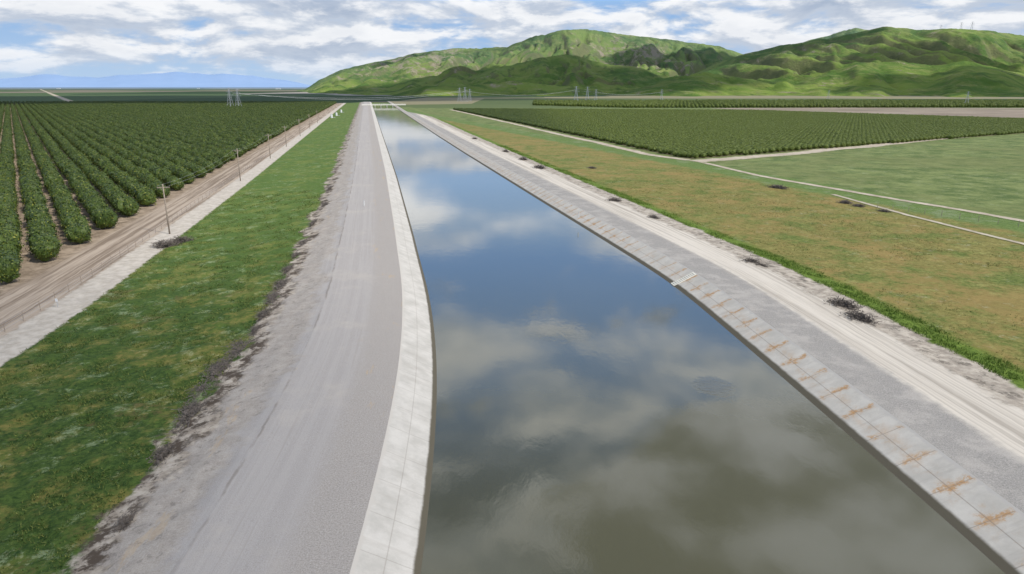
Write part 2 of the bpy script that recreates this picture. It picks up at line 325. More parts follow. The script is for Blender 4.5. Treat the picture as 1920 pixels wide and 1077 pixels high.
# ------------------------------------------------------------------ CORRIDOR STRIPS
ys = [-90.]; 
while ys[-1] < 1400: ys.append(min(1400, ys[-1]+(.8 if -5 < ys[-1] < 130 else 2.5 if ys[-1] < 300 else 10)))
ys = np.array(ys)
def strip(name, us, m, rough=0.):
    us = np.array(us, float); Y, Uu = np.meshgrid(ys, us, indexing='ij'); Z = zprof(Uu, Y)
    if rough:
        w = sm(us[0], us[0]+1, Uu)*(1-sm(us[-1]-1, us[-1], Uu)); Z = Z+w*rough*fbm(Uu*.35, Y*.35, 4)
    X = XU(Uu, Y)
    o = mesh_obj(name, np.stack([X, Y, Z], -1).reshape(-1, 3), grid_faces(len(ys), len(us)), m, smooth=True, uv=np.stack([Uu, Y], -1).reshape(-1, 2))
    tag(o, kind='structure'); return o
L = lambda a, b, n: list(np.linspace(a, b, n))
strip('dirt_road', L(-62, -52, 21), ML, .08)
strip('sand_path', L(-52, -47, 9), ML, .10)
strip('grass_embankment', L(-47, -21, 40), ML, .22)
strip('embankment_slope', L(-21, -13.5, 22), ML, .16)
strip('gravel_road', L(-13.5, -3.7, 24), ML, .03)
strip('canal_lining', [-3.7, -2.5, -1.2, 0, 2.5, 5], MLIN)
strip('canal_bed', L(5, 29.5, 3), MLIN)
strip('canal_lining', [29.5, 32, 34.5, 35.6, 36.8, 38], MLINR)
strip('gravel_shoulder', L(38, 43.1, 12), MR, .05)
strip('access_road', L(43.1, 49.5, 12), MR, .05)
strip('dirt_verge', L(49.5, 54, 10), MR, .14)
strip('green_verge', L(54, 58, 10), MR, .10)
yw = np.arange(-90, 1301, 5.); Y, Uu = np.meshgrid(yw, np.array([-1.0, 8, 17, 26, 35.5]), indexing='ij')
o = mesh_obj('water', np.stack([XU(Uu, Y), Y, np.full_like(Y, WZ)], -1).reshape(-1, 3), grid_faces(len(yw), 5), MW, smooth=True); tag(o, kind='structure')
def gpiece(yv, uv_, zf):
    Y, Uu = np.meshgrid(yv, uv_, indexing='ij'); X = XU(Uu, np.minimum(Y, 1400))
    return np.stack([X, Y, zf(Uu, Y)], -1).reshape(-1, 3), grid_faces(len(yv), len(uv_)), np.stack([Uu, Y], -1).reshape(-1, 2)
ulf = -np.array([62, 64, 70, 90, 130, 200, 400, 800, 1600, 4000, 10000, 30000, 90000.])[::-1]
urf = np.array([58, 59, 62, 66, 70, 75, 80, 86, 92, 100, 110, 120, 135, 150, 170, 200, 250, 400, 800, 1600, 4000, 10000, 30000, 90000.])
yfar = np.array([1400, 1800, 2500, 4000, 8000, 20000, 50000, 120000.])
def zr(u, y): return -1+.30*fbm(u*.03, y*.02, 3)*sm(58, 66, u)*(1-sm(78, 96, u))*(1-sm(200, 260, y))
parts = [gpiece(ys, ulf, lambda u, y: -3+0*u), gpiece(ys, urf, zr),
         gpiece(yfar, ulf, lambda u, y: -3+0*u), gpiece(yfar, np.array([-62., 0, 58]), lambda u, y: np.interp(u, [-62, 58], [-3, -1])), gpiece(yfar, urf, lambda u, y: -1+0*u)]
V_, F_, T_, mi = [], [], [], []; off = 0
for k, (v, f, uv) in enumerate(parts):
    V_.append(v); F_.append(f+off); T_.append(uv); off += len(v); mi += [0 if k in (0, 2, 3) else 1]*len(f)
gnd = mesh_obj('ground', np.concatenate(V_), np.concatenate(F_), [ML, MR], uv=np.concatenate(T_)); gnd.data.polygons.foreach_set('material_index', mi); tag(gnd, kind='structure')
def field(name, pts, z, m):
    w = [G(px, py, z) for px, py in pts]; o = mesh_obj(name, w, [list(range(len(w)))[::-1]], m); tag(o, kind='structure')
    return [(p.x, p.y) for p in w]
def ribbon(name, pts, w, z, m):
    P_ = [Vector((p[0], p[1], z)) for p in pts]; out = []
    for a, b in zip(P_[:-1], P_[1:]):
        n = max(1, int((b-a).length/2.5)); out += [a.lerp(b, k/n) for k in range(n)]
    out.append(P_[-1]); v = []; uv = []
    for i, p in enumerate(out):
        d = (out[min(i+1, len(out)-1)]-out[max(i-1, 0)]).normalized(); n = Vector((-d.y, d.x, 0))
        sh = float(perlin(i*.09+w, w*3.3))*w*.25
        for k in (-1.15, -.5, 0, .5, 1.15): v.append(p+n*(sh+k*w/2+random.uniform(-.12, .12)*min(1, w/3)*(abs(k) > 1)*2)); uv.append((k, i*2.5))
    o = mesh_obj(name, np.array([tuple(q) for q in v]), grid_faces(len(out), 5), m, uv=np.array(uv)); tag(o, kind='structure'); return o
field_soil = field('field', [(1292, 299), (850, 206), (1420, 209.5), (2100, 232), (2100, 236)], -.97, MSOIL)
field('field', [(1440, 209.3), (1700, 205), (2100, 206), (2100, 230)], -.95, MBROWN)
field('field', [(1330, 203.2), (1560, 202), (2100, 203.5), (2100, 205.5), (1700, 204.6), (1440, 209)], -.93, MBROWN)
zt = -.955
ribbon('dirt_track', [G(a, b, -1)[:2] for a, b in ((846, 206), (1000, 241), (1100, 263), (1210, 289), (1300, 301.5))], 5.0, zt, MTRACK)
ribbon('dirt_track', [G(a, b, -1)[:2] for a, b in ((1296, 300.5), (1420, 329), (1550, 352), (1760, 387), (1990, 428))], 2.6, zt+.01, MTRACK)
ribbon('dirt_track', [G(a, b, -1)[:2] for a, b in ((1300, 303), (1450, 292), (1650, 272), (1920, 245), (2100, 228))], 9., zt+.02, MTRACK)
ribbon('dirt_track', [G(a, b, -1)[:2] for a, b in ((1560, 365), (1700, 404), (1920, 458), (2050, 495))], 1.4, zt+.03, MTRACK)
ribbon('dirt_track', [G(a, b, -3)[:2] for a, b in ((75, 167.5), (100, 178), (130, 190), (160, 201))], 16, -2.9, MTRACK)
ribbon('dirt_track', [G(a, b, -3)[:2] for a, b in ((-100, 207), (200, 206), (420, 205), (660, 203))], 8, -2.85, MTRACK)
# ------------------------------------------------------------------ HILLS
pxs = np.arange(430, 2260, 1.6); Ys = np.concatenate([np.arange(1500, 4600, 11), np.arange(4600, 7600, 30)])
PX, YY = np.meshgrid(pxs, Ys, indexing='ij'); K = (PX-960)/1334.; XX = K*YY
def crest(px, py, Yc):
    t = Yc/fwd(np.asarray(py, float)); return CAMH-dwn(np.asarray(py, float))*t
layers = [
 ([520, 570, 600, 640, 700, 760, 800, 850, 900, 950, 1000, 1050, 1100, 1150, 1200, 1250, 1300, 1340, 1380, 1440, 1520, 1620],
  [176, 168, 150, 132, 117, 104, 97, 91, 89, 86, 68, 58, 56, 61, 67, 71, 80, 85, 98, 118, 145, 185], 5200, 2600, 2200, .56, 1.),
 ([1230, 1300, 1340, 1380, 1420, 1460, 1500, 1550, 1600, 1640, 1670, 1700, 1750, 1800, 1850, 1920, 2050, 2250],
  [185, 138, 118, 103, 93, 85, 78, 68, 58, 48, 50, 56, 57, 57, 60, 65, 72, 110], 4300, 2000, 2200, .47, .5),
 ([1400, 1440, 1500, 1550, 1590, 1630, 1680], [140, 92, 75, 60, 52, 58, 90], 6100, 1500, 1300, .3, .3),
 ([560, 620, 700, 760, 820, 880, 930, 960, 1010, 1060, 1100, 1150, 1200, 1260, 1330, 1400], [186, 178, 158, 150, 142, 146, 128, 122, 108, 100, 108, 122, 128, 146, 158, 186], 3700, 1300, 1200, .65, .9),
 ([640, 720, 800, 860, 900, 960, 1020, 1100, 1160], [187, 178, 160, 163, 158, 150, 158, 170, 188], 2650, 700, 800, .6, .7),
 ([1130, 1180, 1250, 1320, 1370, 1420, 1500, 1560], [188, 172, 147, 134, 142, 155, 176, 188], 2800, 850, 900, .5, .5),
 ([1400, 1460, 1540, 1600, 1680, 1740, 1800, 1860, 1920, 2050, 2250], [188, 165, 140, 118, 112, 122, 116, 128, 140, 150, 185], 2950, 1050, 1000, .5, .5)]
Z = np.full_like(XX, -12.)
for li, (a, b, Yc, wf, wb, amp, fr_) in enumerate(layers):
    Hc = crest(a, b, Yc); H = np.interp(PX, a, Hc, left=-40, right=-40)
    H = np.where((PX < a[0]) | (PX > a[-1]), -40, H)
    Yw = Yc+260*perlin(K*7+li*3.3, K*0+li)+60*perlin(K*22+li, K*0+3.1)
    wfv = wf*(1+.26*perlin(K*16+li*7.7, K*0)+.08*perlin(K*45+li, K*0+9)); tf = np.clip((YY-(Yw-wfv))/wfv, 0, 1); tb = np.clip(((Yw+wb)-YY)/wb, 0, 1)
    t_ = np.minimum(tf, tb)
    wa = 70+45*fr_
    wx = XX+wa*fbm(XX/700+li*5, YY/700, 3)+.25*(YY-Yc)*(1 if li % 2 else -1); wy = YY+wa*fbm(XX/700-4, YY/700+li*9, 3)
    r1 = np.abs(perlin(wx/380+li*11, wy/1600+li*3)); r2 = np.abs(perlin(wx/150+li*2, wy/700)); r3 = np.abs(perlin(wx/62+li*5, wy/320+2))
    v = np.clip(1-2.0*r1, 0, 1)**1.3*.95+np.clip(1-2.1*r2, 0, 1)**1.2*.50+np.clip(1-2.*r3, 0, 1)**1.1*.24*fr_
    g = np.clip(amp*v, 0, .82)
    shp = (.65*t_+.35*t_*t_*(3-2*t_))
    mod = 1-g*(np.minimum(1, 2.4*(1-t_)+.03))*np.minimum(1, .45+3*t_)
    z = -12+(H+12)*shp*mod
    Z = np.maximum(Z, z)+4*np.exp(-np.abs(Z-z)/10.)*(np.minimum(Z, z) > -11)
Z = Z+(fbm(XX/110, YY/110, 5, .5)*4.0)*sm(-8, 60, Z)
vh = np.stack([XX, YY, Z], -1).reshape(-1, 3)
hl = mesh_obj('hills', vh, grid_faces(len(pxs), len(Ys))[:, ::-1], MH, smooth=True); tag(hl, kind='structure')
pxm = np.arange(-500, 1200, 8); Km = (pxm-960)/1334.; top = 146+7*fbm(pxm/160., pxm*0, 5)-8*np.exp(-((pxm-330)/180.)**2); top = np.where(pxm > 480, top+(pxm-480)*.12, top)
Ym = 45000.; hm = CAMH-dwn(top)*Ym/fwd(top); v = [];
for k, hh in zip(Km, hm): v += [(k*Ym*.86, Ym*.86, -60), (k*Ym*.94, Ym*.94, hh*.45), (k*Ym, Ym, hh), (k*Ym*1.1, Ym*1.1, -60)]
tag(mesh_obj('distant_mountains', np.array(v), grid_faces(len(pxm), 4)[:, ::-1], MMT, smooth=True), kind='structure')
# ------------------------------------------------------------------ CITRUS TREES
def crown_mesh(seed, nleaf=850, rx=2.15, rz=2.05, zc=2.0):
    r = np.random.default_rng(seed)
    bm = bmesh.new(); bmesh.ops.create_icosphere(bm, subdivisions=3, radius=1)
    ph = r.uniform(0, 50)
    def lump(d): return 1+.24*fbm(d[:, 0]*1.5+ph+d[:, 2], d[:, 1]*1.5-ph+d[:, 2]*.7, 3)
    co = np.array([v.co[:] for v in bm.verts]); bm.faces.ensure_lookup_table(); fs = [[v.index for v in f.verts] for f in bm.faces]; bm.free()
    l = lump(co)[:, None]; iv = co*l*.88*np.array([rx, rx, rz]); iv[:, 2] = np.maximum(iv[:, 2]+zc, .12)
    d = r.normal(size=(nleaf, 3)); d /= np.linalg.norm(d, axis=1)[:, None]; d = d[d[:, 2] > -.75]; n = len(d)
    p = d*lump(d)[:, None]*r.uniform(.86, 1.07, (n, 1))*np.array([rx, rx, rz]); p[:, 2] = np.maximum(p[:, 2]+zc, .1)
    nn = d+r.normal(size=(n, 3))*.55; nn /= np.linalg.norm(nn, axis=1)[:, None]
    a = np.cross(nn, r.normal(size=(n, 3))); a /= np.linalg.norm(a, axis=1)[:, None]; b = np.cross(nn, a); s = r.uniform(.10, .23, (n, 1))
    q = np.stack([p-a*s, p-b*s*.6, p+a*s, p+b*s*.6], 1).reshape(-1, 3)
    k = len(iv); V = np.concatenate([iv, q]); f = [list(x) for x in fs]+[[k+4*i, k+4*i+1, k+4*i+2, k+4*i+3] for i in range(n)]
    me = bpy.data.meshes.new('crown'); me.from_pydata(V.tolist(), [], f); me.materials.append(MLEAF); me.update(); return me
crowns = [crown_mesh(s) for s in (1, 2, 3, 4, 5, 6)]
tb = MB(); tb.bar((0, 0, -.1), (0.03, 0, .9), .14, .11, 7)
for k in range(5):
    an = k*1.26; tb.bar((.02, 0, .8), (math.cos(an)*1.1, math.sin(an)*1.1, 2.3), .07, .03, 5)
trunk_me = tb.build('trunk', MBARK); TM = trunk_me.data; bpy.data.objects.remove(trunk_me)
nvec = np.array([.816, .578]); dvec = np.array([-.578, .816])
near = []
for k in range(-3, 260):
    t0 = None
    for tt in np.arange(-400, 2600, 1.):
        p = nvec*(.75+5.75*k)+dvec*tt
        if p[0]-xl(p[1]) < -65.0 and p[1] > 20: t0 = tt; break
    if t0 is None: continue
    j = 0; t_ = t0+random.uniform(-.4, .4)
    while True:
        p = nvec*(.75+5.75*k)+dvec*(t_+4.1*j)
        if p[1] > 1290: break
        if p[1] > 40:
            pxl = 960+1334*p[0]/p[1]; pd = math.hypot(*p)
            if pxl > -75 and not (905 < p[1] < 925) and not (j > 3 and random.random() < .012): near.append((pd, k, j, p[0], p[1]))
        elif p[1] < -50: break
        j += 1
        if j > 800: break
near.sort(); vis = [a for a in near if 960+1245*a[3]/(a[4]) > -25]
ind = set((a[1], a[2]) for a in vis[:300]); rest = [a for a in near if (a[1], a[2]) not in ind]; kmin = min(a[1] for a in vis[:300])
ORD = ['zeroth', 'first', 'second', 'third', 'fourth', 'fifth', 'sixth', 'seventh', 'eighth', 'ninth', 'tenth', 'eleventh', 'twelfth', 'thirteenth', 'fourteenth', 'fifteenth', 'sixteenth', 'seventeenth', 'eighteenth', 'nineteenth', 'twentieth']
TENS = {2: 'twenty', 3: 'thirty', 4: 'forty', 5: 'fifty', 6: 'sixty'}
def ordw(n):
    if n <= 20: return ORD[n]
    return (TENS[n//10]+'-'+ORD[n % 10]) if n % 10 else TENS[n//10][:-1]+'ieth'
srcs = []; rank = {}
for a in sorted(vis[:300], key=lambda a: (a[1], a[2])): rank[(a[1], a[2])] = sum(1 for q in rank if q[0] == a[1])+1
for (pd, k, j, x, y) in vis[:300]:
    root = empty('citrus_tree', (x+random.uniform(-.25, .25), y+random.uniform(-.25, .25), -3.0), random.uniform(0, 6.28))
    s = random.uniform(.86, 1.12); root.scale = (s, s, s*random.uniform(.85, 1.15))
    row = ordw(k-kmin+1); rk = rank[(k, j)]
    lab = (f'round citrus tree at the dirt road end of the {row} orchard row from the left' if rk == 1 else f'dark green citrus tree, {ordw(rk)} from the dirt road in the {row} row from the left')
    tag(root, lab, 'tree', 'citrus trees in the orchard left of the canal')
    c = bpy.data.objects.new('crown', random.choice(crowns)); COL.objects.link(c); c.parent = root
    if len(srcs) < 6 and c.data not in [q.data for q in srcs]: srcs.append(c)
    tr = bpy.data.objects.new('trunk', TM); COL.objects.link(tr); tr.parent = root
def scatter(name, pts, smin, smax, label, cat):
    pts = np.array(pts, float); rng.shuffle(pts)
    me = bpy.data.meshes.new(name); me.vertices.add(len(pts)); me.vertices.foreach_set('co', pts.astype(np.float32).ravel()); me.update(); me.materials.append(MLEAF)
    o = bpy.data.objects.new(name, me); COL.objects.link(o)
    ng = bpy.data.node_groups.new(name+'_nodes', 'GeometryNodeTree'); ng.interface.new_socket('Geometry', in_out='INPUT', socket_type='NodeSocketGeometry'); ng.interface.new_socket('Geometry', in_out='OUTPUT', socket_type='NodeSocketGeometry')
    N = ng.nodes; Lk = ng.links.new; gi = N.new('NodeGroupInput'); go = N.new('NodeGroupOutput'); jn = N.new('GeometryNodeJoinGeometry'); ix = N.new('GeometryNodeInputIndex')
    rr = N.new('FunctionNodeRandomValue'); rr.data_type = 'FLOAT_VECTOR'; rr.inputs[0].default_value = (0, 0, 0); rr.inputs[1].default_value = (0, 0, 6.283)
    er = N.new('FunctionNodeEulerToRotation'); Lk(rr.outputs[0], er.inputs[0])
    rs = N.new('FunctionNodeRandomValue'); rs.data_type = 'FLOAT_VECTOR'; rs.inputs[0].default_value = smin; rs.inputs[1].default_value = smax; rs.inputs['Seed'].default_value = 5
    for k, sobj in enumerate(srcs):
        md = N.new('ShaderNodeMath'); md.operation = 'MODULO'; md.inputs[1].default_value = len(srcs); Lk(ix.outputs[0], md.inputs[0])
        cm = N.new('ShaderNodeMath'); cm.operation = 'COMPARE'; cm.inputs[1].default_value = k; cm.inputs[2].default_value = .1; Lk(md.outputs[0], cm.inputs[0])
        ob = N.new('GeometryNodeObjectInfo'); ob.inputs[0].default_value = sobj; ob.transform_space = 'ORIGINAL'
        ip = N.new('GeometryNodeInstanceOnPoints'); Lk(gi.outputs[0], ip.inputs['Points']); Lk(cm.outputs[0], ip.inputs['Selection']); Lk(ob.outputs['Geometry'], ip.inputs['Instance'])
        Lk(er.outputs[0], ip.inputs['Rotation']); Lk(rs.outputs[0], ip.inputs['Scale']); Lk(ip.outputs[0], jn.inputs[0])
    Lk(jn.outputs[0], go.inputs[0]); md = o.modifiers.new('scatter', 'NODES'); md.node_group = ng
    tag(o, label, cat, kind='stuff'); return o
scatter('orchard_trees', [(a[3]+random.uniform(-.3, .3), a[4]+random.uniform(-.3, .3), -3.) for a in rest], (.88, .88, .78), (1.14, 1.14, 1.15), 'long dense rows of dark citrus trees filling the plain left of the canal', 'orchard')
def inpoly(x, y, poly):
    c = np.zeros(np.shape(x), bool); n = len(poly)
    for i in range(n):
        x1, y1 = poly[i]; x2, y2 = poly[(i+1) % n]
        cr = ((y1 > y) != (y2 > y)) & (x < (x2-x1)*(y-y1)/((y2-y1) if y2 != y1 else 1e-9)+x1); c ^= cr
    return c
def gridpts(poly, sn, sd, z):
    A = np.arange(-1500, 1900, sn); B = np.arange(-1500, 1900, sd); a, b = np.meshgrid(A, B); x = nvec[0]*a+dvec[0]*b; y = nvec[1]*a+dvec[1]*b
    m = inpoly(x, y, poly) & (np.abs(x) < .80*y); x = x[m]; y = y[m]; return [(p+random.uniform(-.2, .2), q+random.uniform(-.2, .2), z) for p, q in zip(x, y)]
pr = gridpts(field_soil, 4.6, 2.5, -.98)
scatter('orchard_trees', pr, (.62, .62, .48), (.76, .76, .60), 'low yellow-green orchard block beyond the dirt track right of the canal', 'orchard')
band = [tuple(G(a, b, -1)[:2]) for a, b in ((1180, 203), (2100, 202), (2100, 193), (1000, 193), (1000, 198))]
pb_ = gridpts(band, 8, 7, -.98)
wp = pb_+[(x, 1262+random.uniform(-5, 5)+(x-500)*.02, -1.) for x in np.arange(250, 1020, 3.2) if not (455 < x < 475 or 640 < x < 652) for _ in (0, 1)]
scatter('windbreak_trees', wp, (.8, .8, .8), (1.3, 1.3, 1.5), 'thin dark band of trees along the foot of the hills', 'trees')
# ------------------------------------------------------------------ GRASS
def tufts(name, u0, u1, y0, y1, n, hmin, hmax, m, label):
    y = y0+(y1-y0)*rng.random(n)**1.6; u = rng.uniform(u0, u1, n); ok = fbm(u*.15, y*.15, 4) > -.2+.5*rng.random(n)-.25
    y = y[ok]; u = u[ok]; n = len(u); x = XU(u, y); z = np.where(u < 58, zprof(u, y), -1.)-.03
    h = rng.uniform(hmin, hmax, n)*(1+.5*fbm(u*.3, y*.3, 3)); V = []
    for b in range(3):
        an = rng.uniform(0, 6.28, n); w = rng.uniform(.025, .06, n); lx = rng.normal(0, .12, n); ly = rng.normal(0, .12, n); ox = rng.normal(0, .12, n); oy = rng.normal(0, .12, n)
        V.append(np.stack([np.stack([x+ox-np.cos(an)*w, y+oy-np.sin(an)*w, z], 1), np.stack([x+ox+np.cos(an)*w, y+oy+np.sin(an)*w, z], 1), np.stack([x+ox+lx, y+oy+ly, z+h], 1)], 1).reshape(-1, 3))
    V = np.concatenate(V); o = mesh_obj(name, V, np.arange(len(V)).reshape(-1, 3), m); tag(o, label, 'grass', kind='stuff')
tufts('grass', -47, -21.2, 15, 190, 42000, .06, .22, MBL, 'thick green grass on the bank between the sandy path and gravel road')
tufts('verge_grass', 53.5, 58.5, 25, 330, 20000, .12, .34, MBLG, 'bright green grass line along the verge right of the canal road')
tufts('field_grass', 58, 105, 40, 240, 30000, .06, .20, MBLV, 'sparse golden and green grass over the open field right of the canal')
# ------------------------------------------------------------------ DRY SHRUBS
def shrub_mesh(seed):
    r = np.random.default_rng(seed); m = MB()
    for k in range(640):
        a = r.uniform(0, 6.28); e = r.uniform(.05, 1.5); rad = r.uniform(.3, 1.0)*(1+.25*math.sin(a*3+seed))
        p0 = Vector((math.cos(a)*.45*r.random(), math.sin(a)*.45*r.random(), .1*r.random()))
        p1 = Vector((math.cos(a)*math.cos(e)*rad+r.normal()*.12, math.sin(a)*math.cos(e)*rad+r.normal()*.12, max(.03, math.sin(e)*.62*rad)))
        if k % 2: p0 = p1+Vector((r.normal()*.2, r.normal()*.2, r.normal()*.12))
        m.bar(p0, p1, .022, .010, 3)
    o = m.build('dry_shrub', MDRY); me = o.data; bpy.data.objects.remove(o); return me
shrubs = [shrub_mesh(s) for s in (11, 12, 13)]
def shrub(px, py, z, sx, sy, label, group=None, hz=.30):
    p = G(px, py, z); o = bpy.data.objects.new('dry_shrub', random.choice(shrubs)); COL.objects.link(o)
    o.location = (p.x, p.y, z-.05); o.scale = (sx, sy, min(2.0, (sx+sy)*hz)); o.rotation_euler.z = .2+random.uniform(-.2, .2); tag(o, label, 'shrub', group); return o
gR = 'dry grey shrubs along the right canal road'
for px, py, sx, sy, l in ((1612, 602, 1.7, 2.8, 'nearest part of the big grey dry brush heap on the right verge'), (1580, 576, 1.8, 2.6, 'far part of the big grey dry brush heap on the right verge'),
    (1408, 494, 1.5, 2.0, 'low grey dry shrub on the right verge, next beyond the big brush heap'), (1427, 501, 1.2, 1.4, 'small grey shrub touching the near end of the low dry shrub on right verge'),
    (1225, 411, 1.4, 2.2, 'small dark dry shrub on right verge above the pale steps'), (1152, 379, 1.8, 2.6, 'dark dry shrub on the right verge, midway along the canal'),
    (1012, 317, 2.3, 5., 'long dark brush clump on far right verge'), (981, 301, 2.0, 4.5, 'dark brush clump just beyond the long one on far right verge'), (948, 286, 1.5, 3.5, 'farthest small dark brush clump on the right verge'), (890, 262, 1.5, 3.5, 'tiny distant brush clump beside the right canal road')):
    shrub(px, py, -.3, sx, sy, l, gR, .36)
for px, py, sx, sy, l in ((1460, 353, 2.2, 3.6, 'grey brush patch in the green strip near the track bend'), (1585, 381, 1.8, 2.6, 'grey brush patch in green strip left of the two others'), (1610, 387, 1.7, 2., 'middle grey brush patch in the green strip beside the track'), (1658, 397, 1.3, 1.8, 'small grey brush patch at the start of the right fence'), (1110, 316, 1.7, 2.5, 'lone dark brush patch in the golden field near the canal')):
    shrub(px, py, -1.0, sx, sy, l, None, .24)
cl_ = [(-19.8, 38, .6, 1.6), (-20.4, 47, .8, 2.2), (-20.9, 54, 1.1, 2.6), (-21.5, 59, 1.3, 3.0), (-21.8, 64, 1.4, 3.2), (-21.5, 69.5, 1.3, 3.2), (-21.0, 75, 1.1, 3), (-20.5, 81, .9, 2.6), (-20.9, 88, 1.2, 3.4), (-20.9, 95, 1.3, 3.6), (-20.6, 103, 1.2, 3.6), (-20.2, 112, 1., 3.2), (-19.9, 122, 1., 4), (-19.9, 140, 1.1, 5), (-19.8, 162, 1.1, 5), (-19.8, 190, 1.1, 6)]
for i, (u, y, sx, sy) in enumerate(cl_):
    u += random.uniform(-.6, .6)
    o = bpy.data.objects.new('dry_shrub', shrubs[i % 3]); COL.objects.link(o); o.location = (float(XU(u, y)), y, float(zprof(u, y))-.06); o.scale = (sx*random.uniform(.8, 1.3), sy*random.uniform(.8, 1.3), random.uniform(.35, .65)); o.rotation_euler.z = .12
    tag(o, f'{ordw(i+1)} grey-brown dry brush clump from the camera along the left grass bank edge', 'shrub', 'dry brush between grass bank and gravel road')
for px, py, s, l in ((310, 463, 1.8, 'pale grey tumbleweed pile below the nearest utility pole, left half'), (340, 455, 1.8, 'pale grey tumbleweed pile below the nearest utility pole, right half')):
    shrub(px, py, -2.85, s*1.5, s, l, None, .42)
# ------------------------------------------------------------------ POLES + LEFT FENCE
def make_pole():
    r = empty('utility_pole', (0, 0, 0)); m = MB(); m.bar((0, 0, -.3), (0, 0, 10.2), .16, .11, 8); m.build('pole', MWOOD, r, True)
    m = MB(); m.box((0, .14, 9.5), (2.4, .12, .16)); m.bar((-.7, .14, 9.45), (0, .14, 8.8), .03); m.bar((.7, .14, 9.45), (0, .14, 8.8), .03); m.build('crossarm', MWOOD, r)
    for x in (-1.1, -.4, .4, 1.1):
        m = MB(); m.bar((x, .14, 9.57), (x, .14, 9.68), .03, .05, 8); m.bar((x, .14, 9.68), (x, .14, 9.82), .06, .03, 8); m.build('insulator', MINS, r)
    return r
p0 = make_pole(); pys = [137, 219, 290, 350, 425, 500, 580]
locs = []
for i, y in enumerate(pys):
    o = p0 if i == 0 else copy_tree(p0); x = float(xl(y))-50.2; o.location = (x, y, -2.9); o.rotation_euler.z = R(11.6); locs.append(Vector((x, y, -2.9)))
    tag(o, 'nearest wooden utility pole with a crossarm beside the sandy path' if i == 0 else f'wooden utility pole beside the dirt road, {ordw(i+1)} from the camera', 'utility pole', 'wooden utility poles along the dirt road')
rz = Matrix.Rotation(R(11.6), 3, 'Z')
for x in (-1.1, 1.1):
    m = MB()
    for a, b in zip(locs[:5], locs[1:6]):
        A = a+rz @ Vector((x, .14, 9.82)); B = b+rz @ Vector((x, .14, 9.82)); pp = None
        for k in range(9):
            q = A.lerp(B, k/8)-Vector((0, 0, 1.1*4*(k/8)*(1-k/8)))
            if pp is not None: m.bar(pp, q, .012, n=3)
            pp = q
    tag(m.build('overhead_wire', MSTEEL), f'thin overhead wire on the {"orchard" if x < 0 else "canal"} side of the utility poles', 'wire')
fr = empty('wire_fence', (float(xl(100))-53.2, 100, -2.9)); tag(fr, 'low wire fence with thin posts between the dirt road and sandy path', 'fence')
fp = [(float(xl(y))-53.2, y) for y in np.arange(62, 400, 4.2)]
for i, (x, y) in enumerate(fp[:99]):
    m = MB(); s = random.uniform(-.04, .04); m.bar((x-fr.location.x, y-100, -.2), (x-fr.location.x+s, y-100, 1.35), .05, .04, 5); m.build('post', MWOOD, fr)
for zz in (.4, .8, 1.2):
    m = MB()
    for a, b in zip(fp[:-1], fp[1:]): m.bar((a[0]-fr.location.x, a[1]-100, zz), (b[0]-fr.location.x, b[1]-100, zz), .012, n=3)
    m.build('wire', MSTEEL, fr)
sp_ = G(109, 578, -2.9); sg = empty('sign', sp_); tag(sg, 'small blank white sign on a post at the near wire fence', 'sign')
m = MB(); m.bar((0, 0, -.1), (0, 0, 1.3), .03); m.build('post', MSTEEL, sg); m = MB(); m.box((0, -.05, 1.15), (.32, .03, .42)); m.build('panel', MWHITE, sg)
q = [G(a, b, -1) for a, b in ((1645, 391), (1765, 406), (1990, 437))]
rf = empty('wire_fence', (q[0].x, q[0].y, -1)); tag(rf, 'wire fence with dark posts in the green strip beside the right dirt track', 'fence'); tops = []
for a, b in zip(q[:-1], q[1:]):
    n = max(1, int((b-a).length/3.2))
    for k in range(n): tops.append(a.lerp(b, k/n)-q[0])
for p in tops:
    m = MB(); m.bar((p.x, p.y, -.3), (p.x+random.uniform(-.05, .05), p.y, 1.3), .055, .045, 5); m.build('post', MWOOD, rf)
for zz in (.5, .9, 1.2):
    m = MB()
    for a, b in zip(tops[:-1], tops[1:]): m.bar((a.x, a.y, zz), (b.x, b.y, zz), .005, n=3)
    m.build('wire', MSTEEL, rf)
# ------------------------------------------------------------------ LATTICE TOWERS
def make_tower(h=34.):
    r = empty('transmission_tower', (0, 0, 0)); hw = lambda z: 4.4*(1-z/h)**1.25*.9+.5; lv = [0, 6, 12, 17, 21, 24, 27, 30, 32, h]; rr = .12
    for sx, sy in ((-1, -1), (1, -1), (1, 1), (-1, 1)):
        m = MB()
        for a, b in zip(lv[:-1], lv[1:]): m.bar((sx*hw(a), sy*hw(a), a-.3*(a == 0)), (sx*hw(b), sy*hw(b), b), .24, .20)
        m.build('leg', MTOW, r)
    m = MB()
    for a, b in zip(lv[:-1], lv[1:]):
        for s in (-1, 1):
            for A, B in (((-1, s), (1, s)), ((s, -1), (s, 1))):
                m.bar((A[0]*hw(a), A[1]*hw(a), a), (B[0]*hw(b), B[1]*hw(b), b), rr*.6); m.bar((B[0]*hw(a), B[1]*hw(a), a), (A[0]*hw(b), A[1]*hw(b), b), rr*.6)
    m.build('lattice_bracing', MTOW, r)
    for z, L_ in ((22, 8.5), (27, 7.), (32, 5.5)):
        m = MB()
        for s in (-1, 1):
            for yy in (-1, 1):
                m.bar((s*hw(z), yy*hw(z), z), (s*L_, 0, z+.4), rr); m.bar((s*hw(z+2), yy*hw(z+2), z+2), (s*L_, 0, z+.4), rr)
        m.build('crossarm', MTOW, r)
        for s in (-1, 1):
            m = MB(); m.bar((s*L_, 0, z+.3), (s*L_, 0, z-1.8), .1, .14, 5); m.build('insulator_string', MINS, r)
    return r
T0 = make_tower(); first = True; TL = {}
